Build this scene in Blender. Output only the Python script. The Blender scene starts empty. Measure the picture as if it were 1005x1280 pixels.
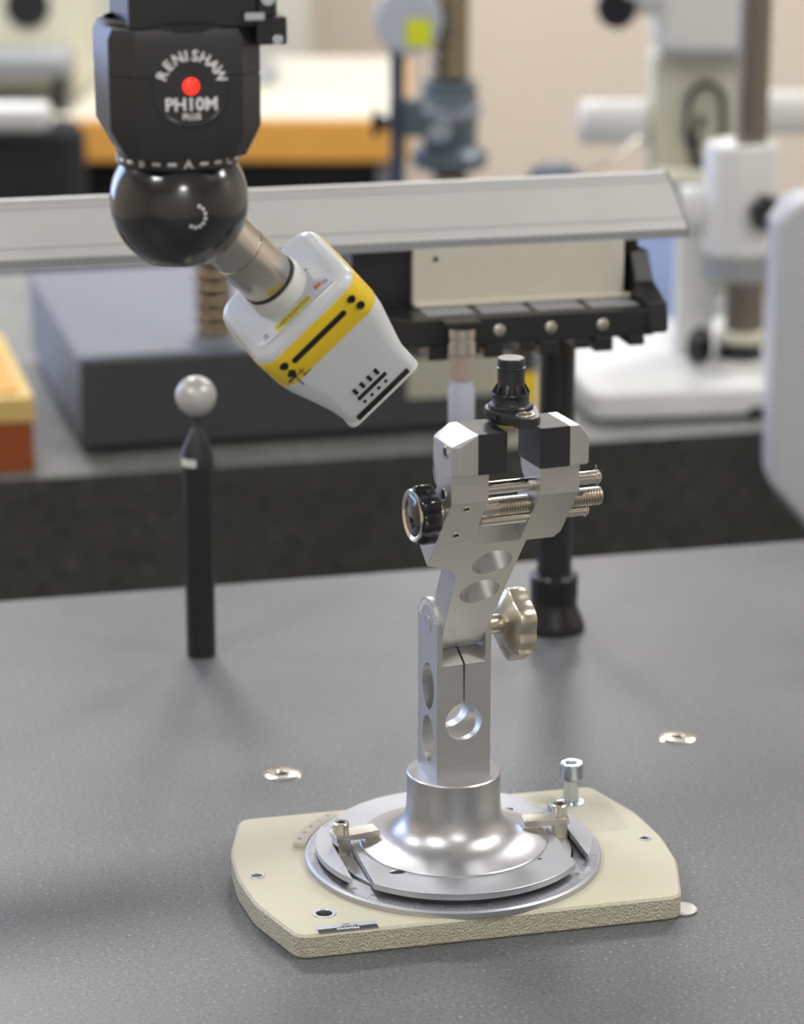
import bpy, bmesh, math, random
from mathutils import Matrix, Vector
random.seed(4)
R = math.radians
PI = math.pi
SC = bpy.context.scene
COL = SC.collection

# ------------------------------------------------------------------ camera
PITCH = 16.5
cam = bpy.data.cameras.new('camera')
cam.sensor_fit = 'VERTICAL'
cam.sensor_height = 36.0
cam.lens = 3500.0 / 1280.0 * 36.0
cam.clip_start = 0.05
cam.clip_end = 50
cam.dof.use_dof = True
cam.dof.focus_distance = 1.355
cam.dof.aperture_fstop = 7.4
cam_o = bpy.data.objects.new('camera', cam)
COL.objects.link(cam_o)
cam_o.location = (-0.026, -1.315, 0.5846)
cam_o.rotation_euler = (R(90 - PITCH), 0, 0)
SC.camera = cam_o

# ------------------------------------------------------------------ world, lights, exposure
w = bpy.data.worlds.new('world')
SC.world = w
w.use_nodes = True
bg = w.node_tree.nodes['Background']
bg.inputs[0].default_value = (0.93, 0.95, 1.0, 1)
bg.inputs[1].default_value = 0.4
SC.view_settings.view_transform = 'Standard'
SC.view_settings.look = 'None'
SC.view_settings.gamma = 1
SC.view_settings.use_curve_mapping = False
SC.view_settings.exposure = -0.33


def area(name, loc, target, sx, sy, power, color):
    l = bpy.data.lights.new(name, 'AREA')
    l.shape = 'RECTANGLE'
    l.size = sx
    l.size_y = sy
    l.energy = power
    l.color = color
    o = bpy.data.objects.new(name, l)
    COL.objects.link(o)
    o.location = loc
    o.rotation_euler = (Vector(target) - Vector(loc)).to_track_quat('-Z', 'Y').to_euler()
    return o


for lx, ly, pw in ((-1.25, -1.25, 34), (-2.1, 0.45, 24), (1.5, -0.35, 30), (2.5, 0.45, 24), (-0.8, 2.5, 52), (1.2, 2.6, 52), (0.2, 4.0, 34), (0.5, -2.85, 30)):  # the last is an added fill that washes the wall behind the camera
    area('ceiling_and_fill_lamp', (lx, ly, 1.87), (lx, ly, 0), 0.5, 0.5, pw, (1.0, 0.985, 0.97))
area('window_daylight', (-3.0, 3.1, 0.75), (0, 2.4, 0.4), 2.6, 1.7, 100, (0.40, 0.56, 1.0))


# ------------------------------------------------------------------ materials
def mat(name, color, rough=0.5, metal=0.0, bump=0.0, bscale=200.0, var=0.0, vscale=30.0, stretch=(1, 1, 1),
        spec=0.5, emit=None, coat=0.0):
    m = bpy.data.materials.new(name)
    m.use_nodes = True
    nt = m.node_tree
    b = nt.nodes['Principled BSDF']
    b.inputs['Base Color'].default_value = (*color, 1)
    b.inputs['Roughness'].default_value = rough
    b.inputs['Metallic'].default_value = metal
    b.inputs['Specular IOR Level'].default_value = spec
    if coat:
        b.inputs['Coat Weight'].default_value = coat
        b.inputs['Coat Roughness'].default_value = 0.05
    if emit:
        b.inputs['Emission Color'].default_value = (*emit[0], 1)
        b.inputs['Emission Strength'].default_value = emit[1]
    tc = nt.nodes.new('ShaderNodeTexCoord')
    mp = nt.nodes.new('ShaderNodeMapping')
    mp.inputs['Scale'].default_value = stretch
    nt.links.new(tc.outputs['Object'], mp.inputs[0])
    if var > 0:
        n = nt.nodes.new('ShaderNodeTexNoise')
        n.inputs['Scale'].default_value = vscale
        n.inputs['Detail'].default_value = 5
        nt.links.new(mp.outputs[0], n.inputs['Vector'])
        mx = nt.nodes.new('ShaderNodeMixRGB')
        mx.inputs[1].default_value = (*[c * (1 - var) for c in color], 1)
        mx.inputs[2].default_value = (*[min(1, c * (1 + var)) for c in color], 1)
        nt.links.new(n.outputs['Fac'], mx.inputs[0])
        nt.links.new(mx.outputs[0], b.inputs['Base Color'])
        rr = nt.nodes.new('ShaderNodeMapRange')
        rr.inputs['To Min'].default_value = max(0.02, rough - 0.06)
        rr.inputs['To Max'].default_value = min(1, rough + 0.06)
        nt.links.new(n.outputs['Fac'], rr.inputs['Value'])
        nt.links.new(rr.outputs[0], b.inputs['Roughness'])
    if bump > 0:
        n = nt.nodes.new('ShaderNodeTexNoise')
        n.inputs['Scale'].default_value = bscale
        n.inputs['Detail'].default_value = 4
        nt.links.new(mp.outputs[0], n.inputs['Vector'])
        bp = nt.nodes.new('ShaderNodeBump')
        bp.inputs['Strength'].default_value = bump
        bp.inputs['Distance'].default_value = 0.001
        nt.links.new(n.outputs['Fac'], bp.inputs['Height'])
        nt.links.new(bp.outputs[0], b.inputs['Normal'])
    return m


def granite(name, dark, mid, light, rough, scale):
    m = bpy.data.materials.new(name)
    m.use_nodes = True
    nt = m.node_tree
    b = nt.nodes['Principled BSDF']
    tc = nt.nodes.new('ShaderNodeTexCoord')
    n1 = nt.nodes.new('ShaderNodeTexNoise')
    n1.inputs['Scale'].default_value = scale
    n1.inputs['Detail'].default_value = 6
    n1.inputs['Roughness'].default_value = 0.75
    n2 = nt.nodes.new('ShaderNodeTexNoise')
    n2.inputs['Scale'].default_value = 14
    n2.inputs['Detail'].default_value = 6
    for n in (n1, n2):
        nt.links.new(tc.outputs['Object'], n.inputs['Vector'])
    cr = nt.nodes.new('ShaderNodeValToRGB')
    e = cr.color_ramp.elements
    e[0].position = 0.36
    e[0].color = (*dark, 1)
    e[1].position = 0.68
    e[1].color = (*light, 1)
    k = e.new(0.5)
    k.color = (*mid, 1)
    k = e.new(0.6)
    k.color = (*mid, 1)
    nt.links.new(n1.outputs['Fac'], cr.inputs[0])
    mr = nt.nodes.new('ShaderNodeMapRange')
    mr.inputs['From Min'].default_value = 0.3
    mr.inputs['From Max'].default_value = 0.7
    mr.inputs['To Min'].default_value = 0.86
    mr.inputs['To Max'].default_value = 1.12
    nt.links.new(n2.outputs['Fac'], mr.inputs['Value'])
    mx = nt.nodes.new('ShaderNodeMixRGB')
    mx.blend_type = 'MULTIPLY'
    mx.inputs[0].default_value = 1
    nt.links.new(cr.outputs[0], mx.inputs[1])
    nt.links.new(mr.outputs[0], mx.inputs[2])
    nt.links.new(mx.outputs[0], b.inputs['Base Color'])
    r2 = nt.nodes.new('ShaderNodeMapRange')
    r2.inputs['To Min'].default_value = rough - 0.08
    r2.inputs['To Max'].default_value = rough + 0.1
    nt.links.new(n2.outputs['Fac'], r2.inputs['Value'])
    nt.links.new(r2.outputs[0], b.inputs['Roughness'])
    return m


def cast_paint(name, color):
    """painted casting: smooth on the machined faces, coarse orange peel on the upright edges"""
    m = mat(name, color, 0.42, 0, var=0.05, vscale=14)
    nt = m.node_tree
    b = nt.nodes['Principled BSDF']
    tc = nt.nodes.new('ShaderNodeTexCoord')
    sp = nt.nodes.new('ShaderNodeSeparateXYZ')
    nt.links.new(tc.outputs['Normal'], sp.inputs[0])
    ab = nt.nodes.new('ShaderNodeMath')
    ab.operation = 'ABSOLUTE'
    nt.links.new(sp.outputs[2], ab.inputs[0])
    mr = nt.nodes.new('ShaderNodeMapRange')
    mr.inputs['From Min'].default_value = 0.5
    mr.inputs['From Max'].default_value = 0.95
    mr.inputs['To Min'].default_value = 1.0
    mr.inputs['To Max'].default_value = 0.06
    nt.links.new(ab.outputs[0], mr.inputs['Value'])
    n = nt.nodes.new('ShaderNodeTexNoise')
    n.inputs['Scale'].default_value = 950
    n.inputs['Detail'].default_value = 3
    nt.links.new(tc.outputs['Object'], n.inputs['Vector'])
    bp = nt.nodes.new('ShaderNodeBump')
    bp.inputs['Distance'].default_value = 0.0022
    nt.links.new(mr.outputs[0], bp.inputs['Strength'])
    nt.links.new(n.outputs['Fac'], bp.inputs['Height'])
    nt.links.new(bp.outputs[0], b.inputs['Normal'])
    return m


M = dict(
    granite=granite('granite_top', (0.060, 0.062, 0.066), (0.122, 0.126, 0.133), (0.50, 0.51, 0.53), 0.42, 480),
    granite_far_lit=granite('granite_far_lit', (0.12, 0.122, 0.118), (0.22, 0.224, 0.214), (0.42, 0.425, 0.41), 0.40, 90),  # bench stone, lightened: light from above put into the colour
    granite_far_shaded=granite('granite_far_shaded', (0.020, 0.020, 0.018), (0.050, 0.050, 0.045), (0.15, 0.15, 0.14), 0.65, 70),  # same bench stone with the shade of its front put into the colour
    cream=cast_paint('cream_paint', (0.56, 0.53, 0.40)),
    alu=mat('machined_aluminium', (0.60, 0.595, 0.58), 0.44, 1, bump=0.06, bscale=900, var=0.06, vscale=60, stretch=(1, 1, 12)),
    alu_h=mat('milled_aluminium', (0.61, 0.60, 0.57), 0.44, 1, bump=0.05, bscale=700, var=0.06, vscale=70, stretch=(1, 10, 10)),
    anod=mat('anodised_aluminium', (0.52, 0.53, 0.56), 0.45, 1, bump=0.02, bscale=1500, var=0.04, vscale=60),
    turned=mat('turned_aluminium', (0.53, 0.53, 0.54), 0.36, 1, bump=0.05, bscale=350, stretch=(1, 1, 20), var=0.03),
    chrome=mat('bright_steel', (0.78, 0.74, 0.66), 0.12, 1),
    steel=mat('steel', (0.62, 0.58, 0.51), 0.24, 1, var=0.05, vscale=80),
    zinc=mat('zinc_plate', (0.62, 0.67, 0.72), 0.20, 1, var=0.1, vscale=90),
    nickel=mat('cast_nickel', (0.62, 0.57, 0.46), 0.30, 1, bump=0.08, bscale=500),
    blackplastic=mat('black_plastic', (0.012, 0.012, 0.013), 0.28, 0, bump=0.02, bscale=900),
    blackgloss=mat('black_gloss', (0.008, 0.008, 0.009), 0.14),
    ball=mat('black_ball', (0.013, 0.013, 0.013), 0.18, 0, spec=0.6, coat=0.5),
    blacksteel=mat('black_oxide', (0.028, 0.028, 0.03), 0.42, 0.25, bump=0.08, bscale=600, var=0.2, vscale=120),
    headblack=mat('head_black', (0.022, 0.022, 0.023), 0.34, 0, var=0.08, vscale=40),
    darkhole=mat('dark_hole', (0.006, 0.006, 0.006), 0.6),
    sensor=mat('sensor_black', (0.022, 0.023, 0.026), 0.30, 0, bump=0.05, bscale=700),
    white=mat('scanner_white', (0.62, 0.65, 0.67), 0.30, 0, var=0.02, vscale=30, coat=0.1),
    yellow=mat('scanner_yellow', (0.80, 0.56, 0.02), 0.38),
    labelyel=mat('label_yellow', (0.72, 0.62, 0.05), 0.45),
    labelpale=mat('label_pale', (0.58, 0.60, 0.68), 0.4),
    red=mat('label_red', (0.65, 0.16, 0.10), 0.5),
    ink=mat('print_dark', (0.015, 0.015, 0.016), 0.6),
    inkgrey=mat('print_grey', (0.17, 0.17, 0.19), 0.6),
    print_w=mat('print_white', (0.80, 0.80, 0.80), 0.5),
    led=mat('led', (0.8, 0.02, 0.01), 0.3, emit=((1.0, 0.03, 0.015), 1.6)),
    ceramic=mat('sphere_grey', (0.50, 0.49, 0.47), 0.34, 0.25),
    rail=mat('rail_aluminium', (0.60, 0.60, 0.58), 0.5, 0.55, var=0.02),
    railside=mat('rail_groove', (0.25, 0.25, 0.25), 0.6, 0.3),
    lid=mat('lid_cream', (0.56, 0.52, 0.43), 0.5, 0, var=0.07, vscale=120),
    blk=mat('rack_black', (0.015, 0.015, 0.016), 0.33),
    case=mat('case_front', (0.050, 0.052, 0.055), 0.5, 0, var=0.05),
    casetop=mat('case_cover', (0.17, 0.19, 0.25), 0.32, 0.1, var=0.04),
    paleplate=mat('pale_plate', (0.42, 0.41, 0.32), 0.5),
    wood=mat('orange_wood', (0.72, 0.36, 0.07), 0.4, var=0.15, vscale=18, stretch=(1, 8, 8)),
    woodred=mat('red_wood', (0.30, 0.075, 0.02), 0.4, var=0.15, vscale=18, stretch=(1, 8, 8)),
    woodpale=mat('pale_wood', (0.66, 0.47, 0.16), 0.4, var=0.1, vscale=18),
    darkpole=mat('dark_pole', (0.24, 0.21, 0.17), 0.35, 0.9),
    brass=mat('old_brass', (0.26, 0.21, 0.14), 0.05, 1),
    bluegrey=mat('hammer_blue', (0.10, 0.135, 0.155), 0.35, 0.2, bump=0.3, bscale=120),
    navy=mat('navy', (0.03, 0.045, 0.075), 0.4),
    dial=mat('dial_grey', (0.44, 0.47, 0.54), 0.35, 0.1),
    sticker=mat('sticker', (0.68, 0.75, 0.01), 0.6),
    wht=mat('instrument_white', (0.68, 0.68, 0.65), 0.35),
    cream2=mat('instrument_cream', (0.62, 0.60, 0.47), 0.4),
    paper=mat('paper', (0.56, 0.53, 0.43), 0.7, var=0.03),
    blue=mat('blue_sheet', (0.36, 0.46, 0.78), 0.5),
    chair=mat('chair_fabric', (0.022, 0.022, 0.023), 0.85, bump=0.3, bscale=300),
    grey=mat('mid_grey', (0.27, 0.28, 0.29), 0.5),
    pink=mat('dusty_pink', (0.42, 0.33, 0.28), 0.6),
    wall=mat('wall_paint', (0.70, 0.61, 0.51), 0.8, var=0.02, vscale=3),
    ceil=mat('ceiling_white', (0.75, 0.74, 0.70), 0.9),
    floor=mat('floor_lino', (0.18, 0.18, 0.18), 0.5, var=0.08, vscale=8),
    housing=mat('housing_grey', (0.50, 0.51, 0.54), 0.4),
)


# ------------------------------------------------------------------ geometry helpers
def finish(o, angle=32, bevel=0.0, seg=2):
    me = o.data
    if bevel:
        md = o.modifiers.new('bevel', 'BEVEL')
        md.width = bevel
        md.segments = seg
        md.limit_method = 'ANGLE'
        md.harden_normals = True
        md.angle_limit = R(35)
    for p in me.polygons:
        p.use_smooth = True
    me.set_sharp_from_angle(angle=R(angle))
    return o


def obj(name, bm, m, parent=None, loc=None, rot=None, bevel=0.0, angle=32, seg=2):
    me = bpy.data.meshes.new(name)
    bmesh.ops.recalc_face_normals(bm, faces=bm.faces[:])
    bm.to_mesh(me)
    bm.free()
    me.materials.append(M[m])
    o = bpy.data.objects.new(name, me)
    COL.objects.link(o)
    if parent:
        o.parent = parent
    if loc:
        o.location = loc
    if rot:
        o.rotation_euler = rot
    return finish(o, angle, bevel, seg)


def tag(o, label=None, cat=None, group=None, kind=None):
    for k, v in (('label', label), ('category', cat), ('group', group), ('kind', kind)):
        if v:
            o[k] = v
    return o


def thing(name, label, cat, loc=(0, 0, 0), rz=0, group=None):
    o = bpy.data.objects.new(name, None)
    o.empty_display_size = 0.02
    COL.objects.link(o)
    o.location = loc
    o.rotation_euler = (0, 0, rz)
    return tag(o, label, cat, group)


def B(*boxes):
    """boxes given as x0,x1,y0,y1,z0,z1"""
    bm = bmesh.new()
    for b in boxes:
        add_box(bm, *b)
    return bm


def add_box(bm, x0, x1, y0, y1, z0, z1, mtx=None):
    v = [bm.verts.new((x, y, z)) for z in (z0, z1) for y in (y0, y1) for x in (x0, x1)]
    for f in ((0, 2, 3, 1), (4, 5, 7, 6), (0, 1, 5, 4), (2, 6, 7, 3), (0, 4, 6, 2), (1, 3, 7, 5)):
        bm.faces.new([v[i] for i in f])
    if mtx:
        bmesh.ops.transform(bm, matrix=mtx, verts=v)
    return bm


def AX(axis):
    """matrix turning +z into the given axis"""
    return Vector((0, 0, 1)).rotation_difference(Vector(axis).normalized()).to_matrix().to_4x4()


def add_lathe(bm, prof, seg=48, origin=(0, 0, 0), axis=(0, 0, 1)):
    m = Matrix.Translation(origin) @ AX(axis)
    rings = []
    for r, z in prof:
        if r < 1e-7:
            rings.append([bm.verts.new(m @ Vector((0, 0, z)))])
        else:
            rings.append([bm.verts.new(m @ Vector((r * math.cos(2 * PI * i / seg), r * math.sin(2 * PI * i / seg), z))) for i in range(seg)])
    for a, b in zip(rings, rings[1:]):
        for i in range(seg):
            j = (i + 1) % seg
            if len(a) == 1 and len(b) == 1:
                continue
            if len(a) == 1:
                bm.faces.new((a[0], b[i], b[j]))
            elif len(b) == 1:
                bm.faces.new((a[i], a[j], b[0]))
            else:
                bm.faces.new((a[i], a[j], b[j], b[i]))
    return bm


def L(prof, seg=48, origin=(0, 0, 0), axis=(0, 0, 1)):
    return add_lathe(bmesh.new(), prof, seg, origin, axis)


def cyl(r, z0, z1, c=0.0004, seg=40, origin=(0, 0, 0), axis=(0, 0, 1)):
    return L([(0, z0), (r - c, z0), (r, z0 + c), (r, z1 - c), (r - c, z1), (0, z1)], seg, origin, axis)


def add_prism(bm, poly, d0, d1, plane='xy', mtx=None):
    """polygon extruded along the third axis"""
    def P(a, b, c):
        v = {'xy': (a, b, c), 'yz': (c, a, b), 'xz': (a, c, b)}[plane]
        return v if mtx is None else mtx @ Vector(v)
    lo = [bm.verts.new(P(a, b, d0)) for a, b in poly]
    hi = [bm.verts.new(P(a, b, d1)) for a, b in poly]
    n = len(poly)
    bm.faces.new(lo)
    bm.faces.new(hi[::-1])
    for i in range(n):
        j = (i + 1) % n
        bm.faces.new((lo[i], hi[i], hi[j], lo[j]))
    return bm


def prism(poly, d0, d1, plane='xy', mtx=None):
    return add_prism(bmesh.new(), poly, d0, d1, plane, mtx)


def circ(cx, cy, r, n=40, ry=None, a0=0):
    ry = r if ry is None else ry
    return [(cx + r * math.cos(a0 + 2 * PI * i / n), cy + ry * math.sin(a0 + 2 * PI * i / n)) for i in range(n)]


def rrect(x0, x1, y0, y1, r, n=6):
    out = []
    for cx, cy, a in ((x1 - r, y1 - r, 0), (x0 + r, y1 - r, 90), (x0 + r, y0 + r, 180), (x1 - r, y0 + r, 270)):
        for k in range(n + 1):
            t = R(a + 90 * k / n)
            out.append((cx + r * math.cos(t), cy + r * math.sin(t)))
    return out


def plate(outline, holes, z0, z1, bevel=0.0):
    """flat plate with holes: filled 2D curve with thickness, turned into a bmesh"""
    cu = bpy.data.curves.new('tmp', 'CURVE')
    cu.dimensions = '2D'
    cu.fill_mode = 'BOTH'
    cu.extrude = (z1 - z0) / 2 - bevel
    cu.bevel_depth = bevel
    cu.bevel_resolution = 0
    cu.offset = -bevel
    for pl in [outline] + holes:
        s = cu.splines.new('POLY')
        s.points.add(len(pl) - 1)
        for i, (x, y) in enumerate(pl):
            s.points[i].co = (x, y, 0, 1)
        s.use_cyclic_u = True
    o = bpy.data.objects.new('tmp', cu)
    me = o.to_mesh()
    bm = bmesh.new()
    bm.from_mesh(me)
    o.to_mesh_clear()
    bpy.data.objects.remove(o)
    bpy.data.curves.remove(cu)
    bmesh.ops.translate(bm, vec=(0, 0, (z0 + z1) / 2), verts=bm.verts[:])
    bmesh.ops.remove_doubles(bm, verts=bm.verts[:], dist=1e-6)
    return bm


def add_text(bm, s, size, mtx, depth=0.00008):
    cu = bpy.data.curves.new('tmp', 'FONT')
    cu.body = s
    cu.size = size
    cu.align_x = 'CENTER'
    cu.align_y = 'CENTER'
    cu.extrude = depth
    cu.resolution_u = 3
    cu.offset = size * 0.022
    o = bpy.data.objects.new('tmp', cu)
    COL.objects.link(o)
    bpy.context.view_layer.update()
    me = bpy.data.meshes.new_from_object(o)
    me.transform(mtx)
    bm.from_mesh(me)
    bpy.data.meshes.remove(me)
    bpy.data.objects.remove(o)
    bpy.data.curves.remove(cu)
    return bm


def cut(o, *cutters, bevel=0.0):
    """boolean difference, applied without operators"""
    tmp = []
    for bm in cutters:
        me = bpy.data.meshes.new('cut')
        bmesh.ops.recalc_face_normals(bm, faces=bm.faces[:])
        bm.to_mesh(me)
        bm.free()
        c = bpy.data.objects.new('cut', me)
        COL.objects.link(c)
        c.matrix_world = Matrix.Identity(4)
        md = o.modifiers.new('b', 'BOOLEAN')
        md.operation = 'DIFFERENCE'
        md.solver = 'EXACT'
        md.object = c
        tmp.append(c)
    par, loc, rot = o.parent, o.location.copy(), o.rotation_euler.copy()
    o.parent = None
    o.matrix_world = Matrix.Identity(4)
    bpy.context.view_layer.update()
    dg = bpy.context.evaluated_depsgraph_get()
    me = bpy.data.meshes.new_from_object(o.evaluated_get(dg))
    o.modifiers.clear()
    o.data = me
    for c in tmp:
        d = c.data
        bpy.data.objects.remove(c)
        bpy.data.meshes.remove(d)
    o.parent, o.location, o.rotation_euler = par, loc, rot
    finish(o, 30, bevel)
    return o


def tube(pts, r, seg=10):
    bm = bmesh.new()
    rings = []
    pts = [Vector(p) for p in pts]
    for i, p in enumerate(pts):
        t = (pts[min(i + 1, len(pts) - 1)] - pts[max(i - 1, 0)]).normalized()
        m = AX(t)
        rings.append([bm.verts.new(p + (m @ Vector((r * math.cos(2 * PI * k / seg), r * math.sin(2 * PI * k / seg), 0)))) for k in range(seg)])
    for a, b in zip(rings, rings[1:]):
        for k in range(seg):
            bm.faces.new((a[k], a[(k + 1) % seg], b[(k + 1) % seg], b[k]))
    bm.faces.new(rings[0][::-1])
    bm.faces.new(rings[-1])
    return bm


def lobes(n, r0, r1, N=72, pw=1.0, a0=0.0):
    out = []
    for i in range(N):
        a = 2 * PI * i / N
        k = (0.5 + 0.5 * math.cos(n * (a - a0))) ** pw
        r = r0 + (r1 - r0) * k
        out.append((r * math.cos(a), r * math.sin(a)))
    return out


def loft(sections, mtx=None):
    bm = bmesh.new()
    rings = []
    for sec in sections:
        rings.append([bm.verts.new(p if mtx is None else mtx @ Vector(p)) for p in sec])
    n = len(rings[0])
    for a, b in zip(rings, rings[1:]):
        for i in range(n):
            j = (i + 1) % n
            bm.faces.new((a[i], a[j], b[j], b[i]))
    bm.faces.new(rings[0][::-1])
    bm.faces.new(rings[-1])
    return bm


def socket_screw(parent, loc, r, h, m='steel', name='cap_screw', rot=None):
    hexr = r * 0.5
    bm = bmesh.new()
    prof = [(0, 0), (r * 0.94, 0), (r, r * 0.06), (r, h - r * 0.12), (r * 0.88, h), (r * 0.62, h)]
    add_lathe(bm, prof, 28)
    # hexagon socket
    top = [bm.verts.new((r * 0.62 * math.cos(2 * PI * i / 28), r * 0.62 * math.sin(2 * PI * i / 28), h)) for i in range(28)]
    lo = [bm.verts.new((hexr * math.cos(2 * PI * i / 28), hexr * math.sin(2 * PI * i / 28), h * 0.99)) for i in range(28)]
    bt = [bm.verts.new((hexr * math.cos(2 * PI * i / 28), hexr * math.sin(2 * PI * i / 28), h * 0.45)) for i in range(28)]
    for i in range(28):
        j = (i + 1) % 28
        bm.faces.new((top[i], top[j], lo[j], lo[i]))
        bm.faces.new((lo[i], lo[j], bt[j], bt[i]))
    bm.faces.new(bt)
    bmesh.ops.remove_doubles(bm, verts=bm.verts[:], dist=1e-6)
    return obj(name, bm, m, parent, loc, rot)


TH = R(14)     # the granite table, the rack and the bench stand turned by this much
CT, ST = math.cos(TH), math.sin(TH)


def W(x, y, z=0):
    """table axes -> world"""
    return (x * CT - y * ST, x * ST + y * CT, z)


# ------------------------------------------------------------------ setting
bk = 5.0
tag(obj('floor', B((-3.2, 3.2, -3.2, bk, -0.90, -0.85)), 'floor'), kind='structure')
tag(obj('wall_back', B((-3.2, 3.2, bk, bk + 0.1, -0.85, 1.95)), 'wall'), kind='structure')
tag(obj('wall_left', B((-3.3, -3.2, -3.2, bk, -0.85, 1.95)), 'wall'), kind='structure')
tag(obj('wall_right', B((3.2, 3.3, -3.2, bk, -0.85, 1.95)), 'wall'), kind='structure')
tag(obj('wall_front', B((-3.2, 3.2, -3.3, -3.2, -0.85, 1.95)), 'ceil'), kind='structure')
tag(obj('ceiling', B((-3.2, 3.2, -3.2, bk, 1.95, 2.0)), 'ceil'), kind='structure')
tag(obj('baseboard_back', B((-3.2, 3.2, bk - 0.02, bk, -0.85, -0.75)), 'wht', bevel=0.004), kind='structure')

# ------------------------------------------------------------------ granite table in front
gt = thing('granite_table', 'large speckled grey granite measuring table carrying the vise', 'table', (0, 0, -0.85), TH)
obj('table_top', B((-0.75, 0.85, -0.62, 0.508, 0.62, 0.85)), 'granite', gt, bevel=0.0015)
for x, y in ((-0.55, -0.45), (0.65, -0.45), (-0.55, 0.35), (0.65, 0.35)):
    obj('leg', B((x - 0.06, x + 0.06, y - 0.06, y + 0.06, 0.0, 0.62)), 'blk', gt, bevel=0.004)
for x, y in ((-0.0555, 0.1610), (0.1776, 0.1613)):
    ins = obj('threaded_insert', L([(0.0038, 0.0002), (0.0042, 0.0007), (0.0098, 0.0007), (0.0108, 0.0001), (0.0108, 0)], 40), 'steel', gt, (x, y, 0.85))
    obj('thread_hole', cyl(0.0039, 0.0, 0.0003, 0.00005, 24), 'darkhole', ins)

# ------------------------------------------------------------------ swivel vise
vise = thing('swivel_vise', 'silver tilting swivel vise on a cream base plate in the foreground', 'vise', (0, 0, 0), TH)
half = [(0.0965, -0.074), (0.109, -0.032), (0.1115, 0.0), (0.109, 0.032), (0.0965, 0.074)]
out = [(-0.0965, 0.074), (-0.109, 0.032), (-0.1115, 0.0), (-0.109, -0.032), (-0.0965, -0.074)] + half


def round_poly(poly, r, n=4):
    res = []
    N = len(poly)
    for i in range(N):
        p0, p, p1 = Vector(poly[i - 1]), Vector(poly[i]), Vector(poly[(i + 1) % N])
        a = p + (p0 - p).normalized() * r
        b = p + (p1 - p).normalized() * r
        for k in range(n + 1):
            t = k / n
            q = a * (1 - t) ** 2 + p * 2 * t * (1 - t) + b * t * t
            res.append((q.x, q.y))
    return res


base = obj('base_plate', plate(round_poly(out, 0.006), [circ(-0.1015, 0, 0.0024, 20), circ(0.1020, -0.0015, 0.0024, 20), circ(-0.0785, -0.0515, 0.0042, 24)],
                               0.0, 0.0125, 0.0012), 'cream', vise)
tag(base, 'cream painted casting with rough edges')
for x, y, r in ((-0.1015, 0, 0.0040), (0.1020, -0.0015, 0.0034), (-0.0785, -0.0515, 0.0060)):
    ri = r * 0.66
    obj('hole_bush', L([(ri, 0.0085), (ri, 0.0126), (ri + 0.0003, 0.0130), (r - 0.0003, 0.0130), (r, 0.0125)], 32), 'anod', base, (x, y, 0))
    obj('hole_floor', cyl(ri, 0.0060, 0.0086, 0.0001, 24), 'darkhole', base, (x, y, 0))
    if r > 0.005:
        obj('hex_stub', cyl(ri * 0.6, 0.0086, 0.0108, 0.0002, 6), 'blackplastic', base, (x, y, 0))
# paler worn patch left by a removed sticker
tag(obj('sticker_residue', plate(rrect(0.066, 0.099, 0.012, 0.062, 0.003), [], 0.0125, 0.01256), 'paper', base), 'pale worn patch')
# foil name plate (black and silver strips, seen upside down)
lab = obj('name_plate', B((-0.0860, -0.0565, -0.0735, -0.0650, 0.0125, 0.0128)), 'anod', base)
obj('black_strip', B((-0.0858, -0.0567, -0.0733, -0.0695, 0.0128, 0.01288)), 'ink', lab)
bm = bmesh.new()
add_text(bm, 'Mitutoyo', 0.0030, Matrix.Translation((-0.0712, -0.0714, 0.01294)) @ Matrix.Rotation(PI, 4, 'Z'), 0.00004)
obj('lettering', bm, 'print_w', lab)
bm = bmesh.new()
add_text(bm, 'No. 172-197', 0.0017, Matrix.Translation((-0.0700, -0.0684, 0.01286)) @ Matrix.Rotation(PI, 4, 'Z'), 0.00004)
add_text(bm, 'JAPAN', 0.0011, Matrix.Translation((-0.0712, -0.0663, 0.01286)) @ Matrix.Rotation(PI, 4, 'Z'), 0.00004)
obj('small_print', bm, 'ink', lab)
# small pale foot showing behind the right front corner
obj('rubber_foot', L([(0, 0), (0.0065, 0), (0.0070, 0.0010), (0.0062, 0.0018), (0.0045, 0.0016), (0, 0.0012)], 28), 'wht', vise, (0.1010, -0.0645, 0))

# graduated ring
ring = obj('graduated_ring', L([(0.0605, 0.0125), (0.0605, 0.0155), (0.0610, 0.0160), (0.0742, 0.0160), (0.0752, 0.0152), (0.0752, 0.0125)], 128), 'anod', vise)
bm = bmesh.new()
for k in range(0, 360, 2):
    l = 0.0036 if k % 10 == 0 else 0.0021
    wd = 0.00012 if k % 10 else 0.00018
    add_box(bm, 0.0738 - l, 0.0738, -wd, wd, 0.01600, 0.01605, Matrix.Rotation(R(k), 4, 'Z'))
tag(obj('graduation_marks', bm, 'inkgrey', ring), kind='stuff')
bm = bmesh.new()
for k in range(0, 360, 10):
    v = k if k <= 180 else 360 - k
    add_text(bm, str(v), 0.0028, Matrix.Rotation(R(k), 4, 'Z') @ Matrix.Translation((0, -0.0684, 0.01604)), 0.00003)
obj('degree_numbers', bm, 'inkgrey', ring)
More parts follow.
